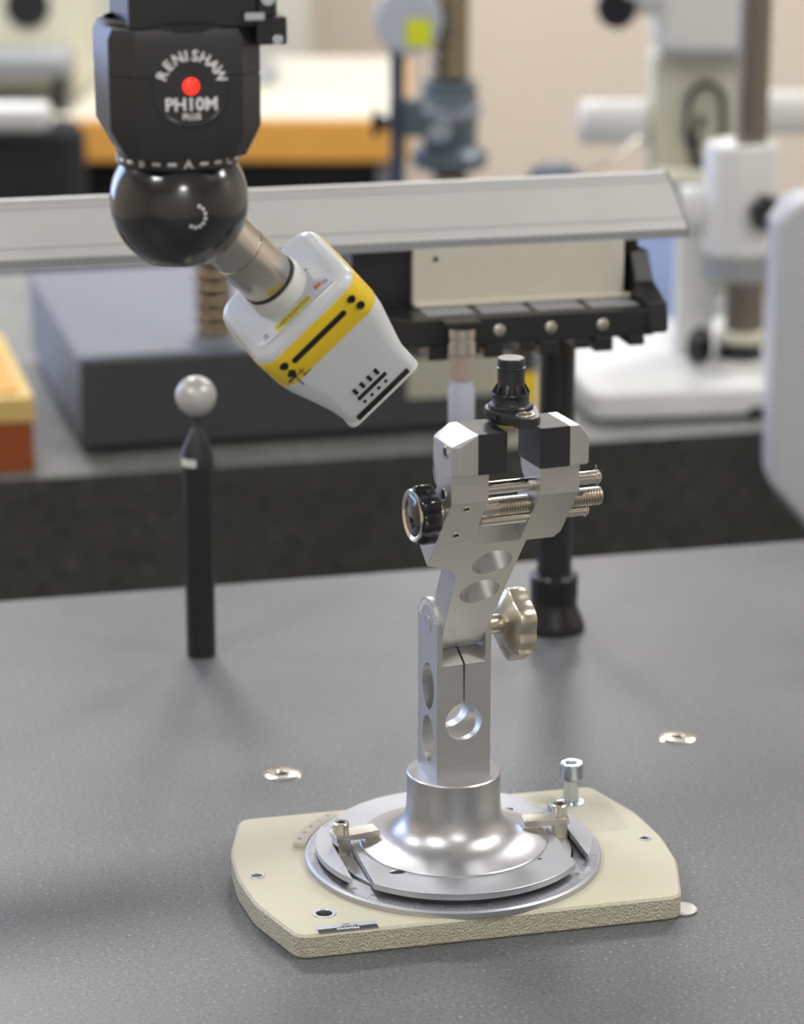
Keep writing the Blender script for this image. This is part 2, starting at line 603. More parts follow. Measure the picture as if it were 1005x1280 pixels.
# vernier segment behind on the left
bm = bmesh.new()
arc = [(0.0758 * math.cos(R(a)), 0.0758 * math.sin(R(a))) for a in range(126, 160, 2)] + [(0.0828 * math.cos(R(a)), 0.0828 * math.sin(R(a))) for a in range(158, 124, -2)]
ver = obj('vernier_scale', prism(arc, 0.0125, 0.0152), 'paper', vise, bevel=0.0003)
bm = bmesh.new()
for a in range(128, 158, 2):
    add_box(bm, 0.0760, 0.0785 if a % 4 == 0 else 0.0775, -0.00012, 0.00012, 0.0152, 0.01525, Matrix.Rotation(R(a), 4, 'Z'))
for i, a in enumerate(range(130, 158, 6)):
    add_text(bm, str(i * 5), 0.0026, Matrix.Rotation(R(a), 4, 'Z') @ Matrix.Translation((0.0803, 0, 0.01523)) @ Matrix.Rotation(PI / 2, 4, 'Z'), 0.00003)
obj('vernier_marks', bm, 'inkgrey', ver)

# swivel disc with its two chord slots
obj('disc_seat', cyl(0.0600, 0.0125, 0.0175, 0.0002, 96), 'anod', vise)
rd = 0.0672
pts = []
a1 = math.asin(math.sqrt(1 - (0.0515 / rd) ** 2))
for k in range(49):
    a = a1 + (PI - 2 * a1) * k / 48
    pts.append((rd * math.cos(a), rd * math.sin(a)))
lo = [(-x, -y) for x, y in pts]
disc_out = pts + lo
disc = obj('swivel_disc', plate(disc_out, [circ(-0.0370, -0.0330, 0.0042, 24, 0.0022), circ(0.0365, 0.0310, 0.0042, 24, 0.0022)], 0.0185, 0.0220, 0.0002), 'anod', vise)
obj('disc_hub', cyl(0.0500, 0.0160, 0.0188, 0.0001, 64), 'darkhole', vise)
for sx in (-1, 1):
    cres = []
    a1 = math.acos(0.0605 / 0.0700)
    for k in range(25):
        a = -a1 + 2 * a1 * k / 24
        cres.append((sx * 0.0700 * math.cos(a), 0.0700 * math.sin(a)))
    sg = obj('crescent_segment', prism(cres if sx > 0 else cres[::-1], 0.0184, 0.0218), 'anod', vise, bevel=0.0003)
    obj('segment_foot', prism([(x * 0.93 + sx * 0.0047, y * 0.80) for x, y in (cres if sx > 0 else cres[::-1])], 0.0160, 0.0186), 'darkhole', sg)
for x, y in ((0.0355, -0.0345), (-0.0350, 0.0325)):
    obj('dowel_pin', cyl(0.0010, 0.0215, 0.0221, 0.0001, 16), 'darkhole', disc, (x, y, 0))
# clamps in the slots
for sx, y, a in ((-1, 0.0070, 8), (1, 0.0015, -4)):
    cl = thing('slot_clamp', None, None, (sx * 0.0565, y, 0), R(a) + (0 if sx > 0 else PI))
    cl.parent = vise
    obj('clamp_bar', B((-0.0190, 0.0045, -0.0048, 0.0048, 0.0252, 0.0285), (-0.0190, -0.0110, -0.0048, 0.0048, 0.0221, 0.0252)), 'steel', cl, bevel=0.0003)
    obj('slot_nut', B((-0.0032, 0.0034, -0.0046, 0.0046, 0.0176, 0.0252)), 'nickel', cl, bevel=0.0002)
    socket_screw(cl, (0.0004, 0.001, 0.0285), 0.0040, 0.0062, 'steel', 'clamp_screw')
# locking screw standing at the back
ls = obj('locking_screw', L([(0, 0.0125), (0.0072, 0.0125), (0.0072, 0.0131), (0.0042, 0.0133), (0.0040, 0.0240), (0.0045, 0.0255), (0.0058, 0.0262), (0.0062, 0.0268),
                             (0.0062, 0.0345), (0.0056, 0.0350), (0.0034, 0.0350), (0.0030, 0.0330), (0, 0.0330)], 40), 'zinc', vise, (0.0795, 0.0545, 0))

# trumpet-shaped pedestal
obj('pedestal', L([(0.0478, 0.0220), (0.0478, 0.0226), (0.0474, 0.0230), (0.0440, 0.0234), (0.0400, 0.0241), (0.0360, 0.0252), (0.0325, 0.0268), (0.0295, 0.0290),
                   (0.0270, 0.0318), (0.0254, 0.0348), (0.0244, 0.0380), (0.0239, 0.0415), (0.0237, 0.0450), (0.0237, 0.0592), (0.0231, 0.0598), (0, 0.0598)], 96), 'turned', vise, angle=38)

RV = (0, 0, R(7))
# post with a fork on top
sidep = [(-0.0129, 0.0598), (-0.0129, 0.1390)] + [(-0.0129 * math.cos(R(a)), 0.1390 + 0.0135 * math.sin(R(a))) for a in range(8, 180, 8)] + [(0.0129, 0.1390), (0.0129, 0.0598)]
post = obj('post', prism(sidep, -0.0144, 0.0144, 'yz'), 'alu', vise, None, RV)


def oval(cy, cz, ry, rz, n=40):
    return circ(cy, cz, ry, n, rz)


fork = prism([(-0.02, 0.1170), (-0.0129, 0.1205), (-0.0040, 0.1262), (0.02, 0.1262), (0.02, 0.17), (-0.02, 0.17)], -0.0114, 0.0114, 'yz')
cut(post, fork, prism(circ(0, 0.0902, 0.0097, 48), -0.02, 0.02, 'xz'),
    prism(oval(-0.0010, 0.1068, 0.0078, 0.0122), -0.02, 0.02, 'yz'),
    prism(oval(-0.0010, 0.0790, 0.0078, 0.0122), -0.02, 0.02, 'yz'),
    B((-0.0005, 0.0006, -0.02, 0.02, 0.0970, 0.13)), bevel=0.0003)
bm = bmesh.new()
for k in range(-8, 9):
    t = R(k * 9)
    cy, cz = 0.0108 * math.sin(t), 0.139 + 0.0113 * math.cos(t)
    add_box(bm, -0.01455, -0.0144, -0.0002, 0.0002, -0.0011 if k % 2 else -0.0018, 0.0012, Matrix.Translation((0, cy, cz)) @ Matrix.Rotation(-t, 4, 'X'))
sc_ = obj('tilt_scale', bm, 'print_w', vise, None, RV)
obj('hinge_pin_head', cyl(0.0046, 0.0, 0.0002, 0.0001, 32, (-0.0144, 0, 0.139), (-1, 0, 0)), 'steel', vise, None, RV)

# tilted arm with the fixed jaw
PHI = R(39)
HP = Vector((0, 0, 0.139))
nF = Vector((0, -math.cos(PHI), -math.sin(PHI)))
UP = Vector((0, -math.sin(PHI), math.cos(PHI)))
ORG = HP + nF * 0.012
TM = Matrix(((1, UP.x, nF.x, ORG.x), (0, UP.y, nF.y, ORG.y), (0, UP.z, nF.z, ORG.z), (0, 0, 0, 1)))   # u, v, w(front) -> vise frame
TK = 0.0165


def tp(v, w):
    p = TM @ Vector((0, v, w))
    return (p.y, p.z)


YB = -0.0860     # front of the upright part of the jaws
vb = 0.1216
outl = [(0.0113, 0.0035), (0.0108, 0.0850), (-0.0150, 0.0868)]
outl += [(-0.0163, 0.0872), (-0.0168, 0.0890), (-0.0170, 0.0900), (-0.0363, 0.0900), (-0.0362, 0.0720), (-0.0300, 0.0695), (-0.0262, 0.0680), (-0.0225, 0.0652), (-0.0200, 0.0620), (-0.0183, 0.0580), (-0.0170, 0.0480), (-0.0140, 0.0200), (-0.0113, 0.0035)]
bm = plate(outl[::-1], [circ(-0.0022, 0.0688, 0.0098, 48), circ(-0.0020, 0.0440, 0.0098, 48)], -TK, 0.0, 0.0002)
bmesh.ops.transform(bm, matrix=TM, verts=bm.verts[:])
# barrel round the hinge
add_lathe(bm, [(0, -0.0112), (0.0120, -0.0112), (0.0120, 0.0112), (0, 0.0112)], 64, (0, 0, 0.139), (1, 0, 0))


def column(ofs, zt, ofs_b):
    f0, f1 = tp(0.0900 - ofs, 0), tp(vb, 0)
    b0 = tp(0.0900 - ofs, -TK)
    b1 = tp(vb - 0.0080, -TK)
    yr = -0.0625
    b1b = (yr, b1[1] + 0.009)
    pr = [f0, f1, (f1[0], zt), (yr, zt), (yr, b1b[1] + 0.004)]
    for t in (0.25, 0.5, 0.75):
        q = (1 - t) ** 2 * Vector((yr, b1b[1] + 0.004)) + 2 * t * (1 - t) * Vector((yr, b1[1] + 0.0015)) + t * t * Vector(b1)
        pr.append((q.x, q.y))
    pr += [b1, b0]
    return pr


add_prism(bm, column(0, 0.2395, 0), -0.0368, -0.0184, 'yz')
arm = obj('tilting_arm', bm, 'alu_h', vise, None, RV, bevel=0.0003)
tag(arm, 'tilted arm with two round through holes and the fixed jaw')
for u, v in ((-0.0281, 0.1170), (-0.0279, 0.0960)):
    p = TM @ Vector((u, v, 0.0))
    h = obj('set_screw', L([(0.0014, 0.00005), (0.0016, 0.0003), (0.0021, 0.0003), (0.0023, 0.0)], 24, (0, 0, 0), nF), 'steel', arm, p)
    obj('screw_socket', cyl(0.0015, 0.0, 0.0002, 0.00003, 6, (0, 0, 0), nF), 'darkhole', h)


def jawblock(x0, x1, side):
    """aluminium cheek with its outer top edge chamfered; side -1: left, 1: right"""
    yf, yr, z0, z1 = -0.0885, -0.0625, 0.2395, 0.2585
    if side < 0:
        pr = [(x0 + 0.0, z0 + 0.0018), (x0, z1 - 0.0062), (x1, z1), (x1, z0), (x0 + 0.0018, z0)]
    else:
        pr = [(x0, z0), (x0, z1), (x1 - 0.0048, z1), (x1, z1 - 0.0060), (x1, z0 + 0.0008), (x1 - 0.0008, z0)]
    return prism(pr, yf, yr, 'xz')


bm = bmesh.new()
for q in ((-0.0247, -0.0885, 0.2585), (-0.0247, -0.0625, 0.2585), (-0.0285, -0.0625, 0.2585), (-0.0338, -0.0885, 0.2535), (-0.0368, -0.0858, 0.2530), (-0.0368, -0.0640, 0.2530), (-0.0355, -0.0625, 0.2535),
          (-0.0338, -0.0885, 0.2395), (-0.0368, -0.0858, 0.2395), (-0.0368, -0.0625, 0.2395), (-0.0247, -0.0885, 0.2395), (-0.0247, -0.0625, 0.2395)):
    bm.verts.new(q)
bmesh.ops.convex_hull(bm, input=bm.verts[:])
bmesh.ops.dissolve_limit(bm, angle_limit=R(1), verts=bm.verts[:], edges=bm.edges[:])
jl = obj('jaw_cheek', bm, 'alu', vise, None, RV, bevel=0.0003, angle=14)
jr = obj('jaw_cheek', jawblock(0.0208, 0.0303, 1), 'alu', vise, None, RV, bevel=0.0003, angle=14)
for x0, x1 in ((-0.0247, -0.0104), (0.0060, 0.0208)):
    obj('jaw_pad', B((x0, x1, -0.0885, -0.0625, 0.2393, 0.2585)), 'blacksteel', vise, None, RV, bevel=0.0003)
for z, y, xx in ((0.2490, -0.0790, -0.0368), (0.2285, -0.0770, -0.0368)):
    h = obj('side_screw', L([(0.0019, 0.0004), (0.0020, 0.0005), (0.0029, 0.0005), (0.0031, 0.0)], 28, (xx, y, z), (-1, 0, 0)), 'steel', vise, None, RV)
    obj('screw_socket', cyl(0.0019, 0.0, 0.0003, 0.00003, 24, (xx, y, z), (-1, 0, 0)), 'darkhole', h)
# movable jaw
pr = column(0.0048, 0.2395, 0)
bm = prism(pr, 0.0072, 0.0270, 'yz')
mj = obj('movable_jaw', bm, 'alu_h', vise, None, RV)
cc = tp(0.0852, 0)
cm = Matrix.Translation((0.0270, cc[0], cc[1])) @ Matrix(((1, 0, 0, 0), (0, UP.y, nF.y, 0), (0, UP.z, nF.z, 0), (0, 0, 0, 1)))
cb = prism([(-0.0030, -0.001), (0.002, -0.001), (0.002, 0.0060), (0.0, 0.0045)], -0.05, 0.02, 'xy', cm)
cut(mj, cb)
# guide rods and lead screw
for y, z, r, x0, x1 in ((-0.0775, 0.2295, 0.0031, -0.0200, 0.0410), (-0.0700, 0.2117, 0.0027, -0.0160, 0.0385)):
    g = obj('guide_rod', cyl(r, x0, x1, 0.0004, 28, (0, y, z), (1, 0, 0)), 'chrome', vise, None, RV)
    bm = L([(r * 0.8, 0), (r * 1.28, 0), (r * 1.28, 0.0007), (r * 0.8, 0.0007)], 24, (x1 - 0.0022, y, z), (1, 0, 0))
    add_box(bm, x1 - 0.0022, x1 - 0.0015, y - 0.0004, y + 0.0004, z + r, z + r * 1.75)
    obj('circlip', bm, 'chrome', g)
prof = [(0, -0.0540 + 0.012), (0.0032, -0.0420), (0.0032, -0.0300), (0.0042, -0.0185), (0.0046, -0.0184), (0.0046, -0.0135), (0.0044, -0.0130), (0.0044, -0.0090)]
x = -0.0090
while x < 0.0435:
    prof += [(0.0044, x), (0.0044, x + 0.0003), (0.0034, x + 0.0007), (0.0034, x + 0.0009)]
    x += 0.0014
prof += [(0.0040, 0.0440), (0, 0.0440)]
obj('lead_screw', L(prof, 28, (0, -0.0724, 0.2187), (1, 0, 0)), 'steel', vise, None, RV)
obj('screw_collar', cyl(0.0058, -0.0412, -0.0366, 0.0004, 32, (0, -0.0724, 0.2187), (1, 0, 0)), 'steel', vise, None, RV)
# black lobed hand knob with chrome face
KM = Matrix.Translation((-0.0398, -0.0724, 0.2187)) @ AX((-1, 0, 0))
secs = []
for z, s in ((0.0, 0.80), (0.0010, 0.92), (0.0022, 1.0), (0.0082, 1.0), (0.0098, 0.965), (0.0106, 0.88)):
    secs.append([(x * s, y * s, z) for x, y in lobes(7, 0.0121, 0.0141, 84, 0.8)])
kn = obj('jaw_knob', loft(secs, KM), 'blackgloss', vise, None, RV, angle=60)
obj('chrome_cap', L([(0.0122, 0.0102), (0.0124, 0.0108), (0.0118, 0.0113), (0.0106, 0.0111), (0.0100, 0.0106), (0.0095, 0.0104)], 40, (-0.0398, -0.0724, 0.2187), (-1, 0, 0)), 'chrome', kn)
# cast wing knob on the hinge
obj('hinge_stud', L([(0, 0.0144), (0.0062, 0.0144), (0.0062, 0.0160), (0.0050, 0.0170), (0.0050, 0.0300), (0, 0.0300)], 32, (0, 0, 0.1345), (1, 0, 0)), 'nickel', vise, None, RV)
KM = Matrix.Translation((0.0226, 0, 0.1335)) @ Matrix(((0, 0, 1, 0), (1, 0, 0, 0), (0, 1, 0, 0), (0, 0, 0, 1)))
secs = []
for z, s in ((0.0012, 0.35), (0.0018, 0.60), (0.0050, 0.92), (0.0058, 0.985), (0.0064, 1.0), (0.0140, 1.0), (0.0148, 0.97), (0.0152, 0.90)):
    secs.append([(x * s, y * s, z) for x, y in lobes(6, 0.0168, 0.0190, 96, 0.8, PI / 2)])
obj('clamp_knob', loft(secs, KM), 'nickel', vise, None, RV, angle=40)

# ------------------------------------------------------------------ black sensor held in the jaws
VT = R(21)
cv, sv = math.cos(VT), math.sin(VT)
sx_, sy_ = -0.0016, -0.0710
sensor = thing('camshaft_sensor', 'small black plastic sensor with eyelet flange held in the vise jaws', 'sensor', (sx_ * cv - sy_ * sv, sx_ * sv + sy_ * cv, 0.2586), VT)


def hull2(r0, r1, d, n=24):
    """outline round two circles, the second one at y=-d"""
    al = math.acos((r0 - r1) / d)
    out_ = []
    for k in range(n + 1):
        a = -PI / 2 + al + (2 * PI - 2 * al) * k / n
        out_.append((r0 * math.cos(a), r0 * math.sin(a)))
    for k in range(n + 1):
        a = -PI / 2 - al + 2 * al * k / n
        out_.append((r1 * math.cos(a), -d + r1 * math.sin(a)))
    return out_


obj('flange', plate(hull2(0.0122, 0.0068, 0.0172), [circ(0, -0.0172, 0.0042, 28)], 0.0026, 0.0068, 0.0004), 'sensor', sensor)
obj('lower_flange', plate(hull2(0.0112, 0.0058, 0.0172), [circ(0, -0.0172, 0.0042, 28)], 0.0018, 0.0027, 0.0002), 'sensor', sensor)
obj('eyelet', L([(0.0034, 0.0015), (0.0034, 0.0073), (0.0035, 0.0076), (0.0041, 0.0076), (0.0043, 0.0072), (0.0043, 0.0068)], 32, (0, -0.0172, 0)), 'steel', sensor)
obj('eyelet_hole', cyl(0.0034, 0.0018, 0.0066, 0.0001, 28, (0, -0.0172, 0)), 'darkhole', sensor)
obj('body', L([(0, 0.0), (0.0100, 0.0), (0.0100, 0.0018), (0.0080, 0.0020), (0.0080, 0.0060)] + [(0.0105, 0.0068), (0.0105, 0.0078), (0.0100, 0.0084), (0.0088, 0.0086), (0.0085, 0.0094), (0.0085, 0.0128), (0.0088, 0.0133),
               (0.0086, 0.0138), (0.0066, 0.0140), (0.0064, 0.0172), (0.0064, 0.0250), (0.0068, 0.0252), (0.0068, 0.0258), (0.0063, 0.0260), (0.0063, 0.0296), (0.0060, 0.0300), (0, 0.0300)], 56), 'sensor', sensor)
for k in range(10):
    a = R(18 + 36 * k)
    obj('rib', prism([(0.0060, 0.0136), (0.0088, 0.0138), (0.0086, 0.0146), (0.0066, 0.0180), (0.0060, 0.0180)], -0.0006, 0.0006, 'xz', Matrix.Rotation(a, 4, 'Z')), 'sensor', sensor)
for z in (0.0190, 0.0215, 0.0238):
    bm = bmesh.new()
    a0, a1 = R(-95), R(-45)
    n = 8
    o_ = [(0.0068 * math.cos(a0 + (a1 - a0) * k / n), 0.0068 * math.sin(a0 + (a1 - a0) * k / n)) for k in range(n + 1)]
    i_ = [(0.0062 * math.cos(a0 + (a1 - a0) * k / n), 0.0062 * math.sin(a0 + (a1 - a0) * k / n)) for k in range(n, -1, -1)]
    obj('ridge', prism(o_ + i_, z, z + 0.0005), 'sensor', sensor)
obj('side_slot', B((-0.0124, -0.0112, -0.0075, 0.0020, 0.0036, 0.0054)), 'darkhole', sensor, None, (0, 0, R(8)))

# ------------------------------------------------------------------ motorised probe head
BC = Vector((-0.1215, -0.1264, 0.3720))
head = thing('motorised_probe_head', 'black motorised indexing probe head with red lamp and white lettering', 'probe head', BC, TH)
rb = 0.0298
prof = []
for k in range(0, 41):
    a = -61 + (45 + 61) * k / 40
    prof.append((rb * math.cos(R(a)), rb * math.sin(R(a))))
obj('ball', L([(0, prof[0][1] - 0.0002), (prof[0][0] * 0.9, prof[0][1] - 0.0002)] + prof + [(0, prof[-1][1])], 96), 'ball', head, angle=45)
obj('dial_collar', cyl(0.0262, 0.0165, 0.0232, 0.0006, 80), 'headblack', head)
bm = bmesh.new()
for k in range(24):
    a = k * 15
    m = Matrix.Rotation(R(a), 4, 'Z')
    if k % 3 == 0:
        continue
    add_box(bm, -0.0018, 0.0018, -0.0264, -0.0260, 0.0188, 0.0202, m)
obj('index_marks', bm, 'print_w', head)
bm = bmesh.new()
for i, k in enumerate((0, 45, 90, 135, 180, 225, 270, 315)):
    m = Matrix.Rotation(R(k), 4, 'Z') @ Matrix.Translation((0, -0.0263, 0.0195)) @ Matrix.Rotation(PI / 2, 4, 'X')
    add_text(bm, 'ACDEFGHB'[i], 0.0052, m, 0.0002)
obj('index_letters', bm, 'print_w', head)


def octo(h, d, c, z, ins=0.0):
    h, d = h - ins, d - ins
    return [(-h + c, -d, z), (h - c, -d, z), (h, -d + c, z), (h, d - c, z), (h - c, d, z), (-h + c, d, z), (-h, d - c, z), (-h, -d + c, z)]


body = obj('head_body', loft([octo(0.0250, 0.0290, 0.0060, 0.0220), octo(0.0318, 0.0310, 0.0092, 0.0340), octo(0.0320, 0.0312, 0.0095, 0.0560), octo(0.0317, 0.0309, 0.0095, 0.0562), octo(0.0317, 0.0309, 0.0095, 0.0567),
                              octo(0.0320, 0.0312, 0.0095, 0.0569), octo(0.0320, 0.0312, 0.0095, 0.0715), octo(0.0300, 0.0300, 0.0090, 0.0760)]), 'headblack', head, bevel=0.0007)
obj('mounting_block', B((-0.0240, 0.0305, -0.0280, 0.0270, 0.0755, 0.1300)), 'blk', head, bevel=0.0015)
obj('cheek_ring', L([(0.0300, 0.0745), (0.0315, 0.0755), (0.0315, 0.0775), (0.0300, 0.0785)], 64), 'blk', head)
cn = obj('cable_connector', B((0.0290, 0.0420, -0.0300, -0.0120, 0.0685, 0.0800), (0.0300, 0.0380, -0.0290, -0.0160, 0.0800, 0.1250)), 'blk', head, bevel=0.001)
obj('connector_pin', cyl(0.0022, 0, 0.0022, 0.0002, 20, (0.0375, -0.0300, 0.0708), (0, -1, 0)), 'zinc', cn)
obj('connector_clip', B((0.0235, 0.0320, -0.0330, -0.0300, 0.0790, 0.0825)), 'zinc', cn, bevel=0.0005)
obj('connector_screw', cyl(0.0032, 0, 0.004, 0.0004, 24, (0.0335, -0.0290, 0.0880), (0, -1, 0)), 'zinc', cn)
# badge on the front
bd = obj('badge', L([(0.0152, 0.0), (0.0155, 0.0003), (0.0156, 0.0008), (0.0150, 0.0009), (0.0146, 0.0006), (0, 0.0006)], 64, (0.0008, -0.0312, 0.0515), (0, -1, 0)), 'headblack', head)
obj('lamp', L([(0, 0.0016), (0.0018, 0.0015), (0.0031, 0.0011), (0.0036, 0.0004)], 32, (0.0008, -0.0313, 0.0528), (0, -1, 0)), 'led', bd)
FM = Matrix.Translation((0.0008, -0.0320, 0.0510)) @ Matrix.Rotation(PI / 2, 4, 'X')
bm = bmesh.new()
for i, ch in enumerate('RENISHAW'):
    a = R((67, 46, 24, 8, -8, -27, -47, -68)[i])
    add_text(bm, ch, 0.0062, FM @ Matrix.Translation((0.0128 * math.sin(-a), 0.0015 + 0.0128 * math.cos(a), 0)) @ Matrix.Rotation(a, 4, 'Z'), 0.0002)
add_text(bm, 'PH10M', 0.0074, FM @ Matrix.Translation((0, -0.0058, 0)), 0.0002)
add_text(bm, 'PLUS', 0.0036, FM @ Matrix.Translation((0, -0.0108, 0)), 0.0002)
obj('badge_lettering', bm, 'print_w', bd)
# crescent of small angle marks on the ball
bm = bmesh.new()
for k in range(8):
    t = R(-120 + 27 * k)
    az, el = 4 + 8 * math.cos(t), -4 + 9 * math.sin(t)
    d_ = Vector((math.sin(R(az)) * math.cos(R(el)), -math.cos(R(az)) * math.cos(R(el)), math.sin(R(el))))
    m = Matrix.Translation(d_ * 0.0299) @ AX(d_)
    add_box(bm, -0.0006, 0.0006, -0.0006, 0.0006, -0.0002, 0.0002, m)
obj('ball_marks', bm, 'print_w', head)

# ------------------------------------------------------------------ laser scanner
p_ = R(PITCH)
vr, vu, vt = Vector((1, 0, 0)), Vector((0, math.sin(p_), math.cos(p_))), Vector((0, -math.cos(p_), math.sin(p_)))
sa = (vr * 0.551 - vu * 0.509 - vt * 0.66).normalized()       # tool axis, pointing down to the right and away
sb = (vr * 0.715 + vu * 0.69 + vt * 0.065).normalized()
sb = (sb - sa * sb.dot(sa)).normalized()
stt = sa.cross(sb).normalized()
if stt.dot(vt) < 0:
    stt = -stt
# frame of the scanner: x = width, y = -thickness (the yellow side is at -y), z = back along the axis
SM = Matrix((sb, -stt, -sa)).transposed()
scn = thing('laser_scanner', 'white wedge-nosed laser scanner with a yellow band under the probe head', 'scanner', BC + vu * 0.0030)
scn.rotation_mode = 'QUATERNION'
scn.rotation_quaternion = SM.to_quaternion()
Z0 = -0.0745      # plane of the back cover


def rr3(wd, tk, r, z, cy=0.0, n=6, cx=0.0):
    return [(x + cx, y + cy, z) for x, y in rrect(-wd / 2, wd / 2, -tk / 2, tk / 2, r, n)]


obj('adapter', L([(0, -0.0240), (0.0126, -0.0240), (0.0128, -0.0300), (0.0128, -0.0420), (0.0124, -0.0423), (0.0124, -0.0428), (0.0129, -0.0431), (0.0129, -0.0645), (0.0126, -0.0652), (0.0122, -0.0680), (0, -0.0680)], 64), 'steel', scn)
obj('adapter_ring', L([(0.0120, -0.0650), (0.0133, -0.0652), (0.0133, -0.0661), (0.0120, -0.0663)], 64), 'blk', scn)
obj('collar', L([(0.0120, -0.0666), (0.0136, -0.0668), (0.0140, -0.0675), (0.0140, -0.0735), (0.0148, -0.0770), (0.0120, -0.0770)], 64), 'wht', scn)
WS, TS = 0.0585, 0.0520
secs = [rr3(WS - 0.012, TS - 0.012, 0.004, Z0), rr3(WS - 0.005, TS - 0.005, 0.007, Z0 - 0.0012), rr3(WS - 0.0012, TS - 0.0012, 0.0085, Z0 - 0.0035), rr3(WS, TS, 0.0090, Z0 - 0.0060), rr3(WS, TS, 0.0090, Z0 - 0.0255),
        rr3(WS - 0.0015, TS - 0.0004, 0.0095, Z0 - 0.0310), rr3(WS - 0.0080, TS - 0.0030, 0.0090, Z0 - 0.0430, -0.0010), rr3(WS - 0.0140, TS - 0.0080, 0.0060, Z0 - 0.0530, -0.0030),
        rr3(WS - 0.0170, TS - 0.0130, 0.0045, Z0 - 0.0620, -0.0055), rr3(WS - 0.0180, TS - 0.0150, 0.0040, Z0 - 0.0650, -0.0060)]
sb_ = obj('shell', loft(secs), 'white', scn, angle=50)
bs = [rr3(WS + 0.0004, TS + 0.0004, 0.0092, Z0 - 0.0062), rr3(WS + 0.0008, TS + 0.0008, 0.0094, Z0 - 0.0066), rr3(WS + 0.0008, TS + 0.0008, 0.0094, Z0 - 0.0232), rr3(WS + 0.0004, TS + 0.0004, 0.0092, Z0 - 0.0236)]
band = obj('yellow_band', loft(bs), 'yellow', scn, angle=50)
yb = -TS / 2 - 0.0004
obj('band_slot', plate(rrect(-0.0175, 0.0150, 0, 0.0030, 0.0012, 4), [], -0.0002, 0.0003), 'darkhole', band, (0, yb, Z0 - 0.0150), (PI / 2, 0, 0))
for x, z in ((-0.0215, -0.0118), (-0.0215, -0.0178), (0.0205, -0.0110), (0.0215, -0.0170)):
    obj('band_screw', L([(0, 0.0002), (0.0016, 0.0002), (0.0019, 0.0006), (0.0021, 0.0)], 24, (x, yb, Z0 + z), (0, -1, 0)), 'blackplastic', band)
bm = bmesh.new()
for x0, x1, z0, z1 in ((-0.0255, -0.0160, -0.0205, -0.0201), (-0.0215, -0.0211, -0.0268, -0.0150), (-0.0178, -0.0175, -0.0240, -0.0180), (-0.0188, -0.0142, -0.0232, -0.0229)):
    add_box(bm, x0, x1, yb - 0.0003, yb + 0.0006, Z0 + z0, Z0 + z1)
obj('axis_mark', bm, 'ink', band)
# vents and window on the nose
bm = bmesh.new()
yn_ = -0.0250
for i in range(4):
    add_box(bm, -0.0088 + i * 0.0044, -0.0070 + i * 0.0044, yn_ - 0.0006, yn_ + 0.004, Z0 - 0.0530, Z0 - 0.0495)
for i in range(4):
    add_box(bm, -0.0088 + i * 0.0044, -0.0072 + i * 0.0044, yn_ - 0.0003, yn_ + 0.004, Z0 - 0.0600, Z0 - 0.0586)
add_box(bm, -0.0095, 0.0080, yn_ - 0.0006, yn_ + 0.004, Z0 - 0.0566, Z0 - 0.0548)
obj('vents', bm, 'darkhole', scn, None, None)
fr = [rr3(WS - 0.0160, TS - 0.0140, 0.0045, Z0 - 0.0646, -0.0060), rr3(WS - 0.0156, TS - 0.0136, 0.0045, Z0 - 0.0668, -0.0064)]
obj('window_frame', loft(fr), 'wht', scn, bevel=0.0004)
obj('window_glass', B((-0.0180, 0.0180, -0.0200, 0.0080, Z0 - 0.0672, Z0 - 0.0660)), 'blackgloss', scn, bevel=0.0003)
obj('dark_gap', B((-0.0160, 0.0160, -0.02560, -0.0150, Z0 - 0.0650, Z0 - 0.0622)), 'blackgloss', scn, bevel=0.0002)
# labels on the back cover
zt = Z0 + 0.0001
obj('yellow_label', B((-0.0130, 0.0080, -0.0212, -0.0160, Z0 - 0.0002, zt)), 'labelyel', scn)
pl_ = obj('pale_label', B((-0.0205, 0.0205, -0.0218, -0.0135, Z0 - 0.0004, Z0 + 0.00005)), 'labelpale', scn)
obj('red_mark', B((0.0120, 0.0160, -0.0180, -0.0155, Z0, zt + 0.00002)), 'red', pl_)
bm = bmesh.new()
add_text(bm, 'LASER RADIATION', 0.0024, Matrix.Translation((-0.0020, -0.0185, zt + 0.00005)), 0.00003)
for x, y in ((-0.0180, -0.0185), (-0.0180, -0.0165), (0.0180, -0.0190), (0.0175, -0.0175)):
    add_box(bm, x - 0.0012, x + 0.0012, y - 0.0004, y + 0.0004, zt, zt + 0.00008)
add_box(bm, 0.0120, 0.0155, -0.0025, -0.0018, zt - 0.0001, zt + 0.00008)
obj('small_print', bm, 'inkgrey', pl_)

# ------------------------------------------------------------------ reference sphere on its black post
rs = thing('reference_sphere', 'grey calibration sphere on a slim black post, left on the table', 'sphere', (-0.1518, 0.344, 0))
obj('post', L([(0, 0), (0.0088, 0), (0.0092, 0.0004), (0.0092, 0.1230), (0, 0.1230)], 40), 'blk', rs)
obj('white_tag', prism([(0.0108 * math.cos(R(a)), 0.0108 * math.sin(R(a))) for a in range(-150, -89, 6)] + [(0.0102 * math.cos(R(a)), 0.0102 * math.sin(R(a))) for a in range(-90, -151, -6)], 0.1243, 0.1293), 'wht', rs)
obj('cap', L([(0, 0.1225), (0.0100, 0.1225), (0.0104, 0.1230), (0.0104, 0.1300), (0.0098, 0.1310), (0.0096, 0.1330), (0.0030, 0.1465), (0.0022, 0.1480), (0.0022, 0.1560), (0, 0.1560)], 40), 'blacksteel', rs)
prof = [(0.0125 * math.cos(R(a)), 0.1670 + 0.0125 * math.sin(R(a))) for a in range(-90, 91, 6)]
prof[0] = (0, prof[0][1])
prof[-1] = (0, prof[-1][1])
obj('sphere', L(prof, 48), 'ceramic', rs)

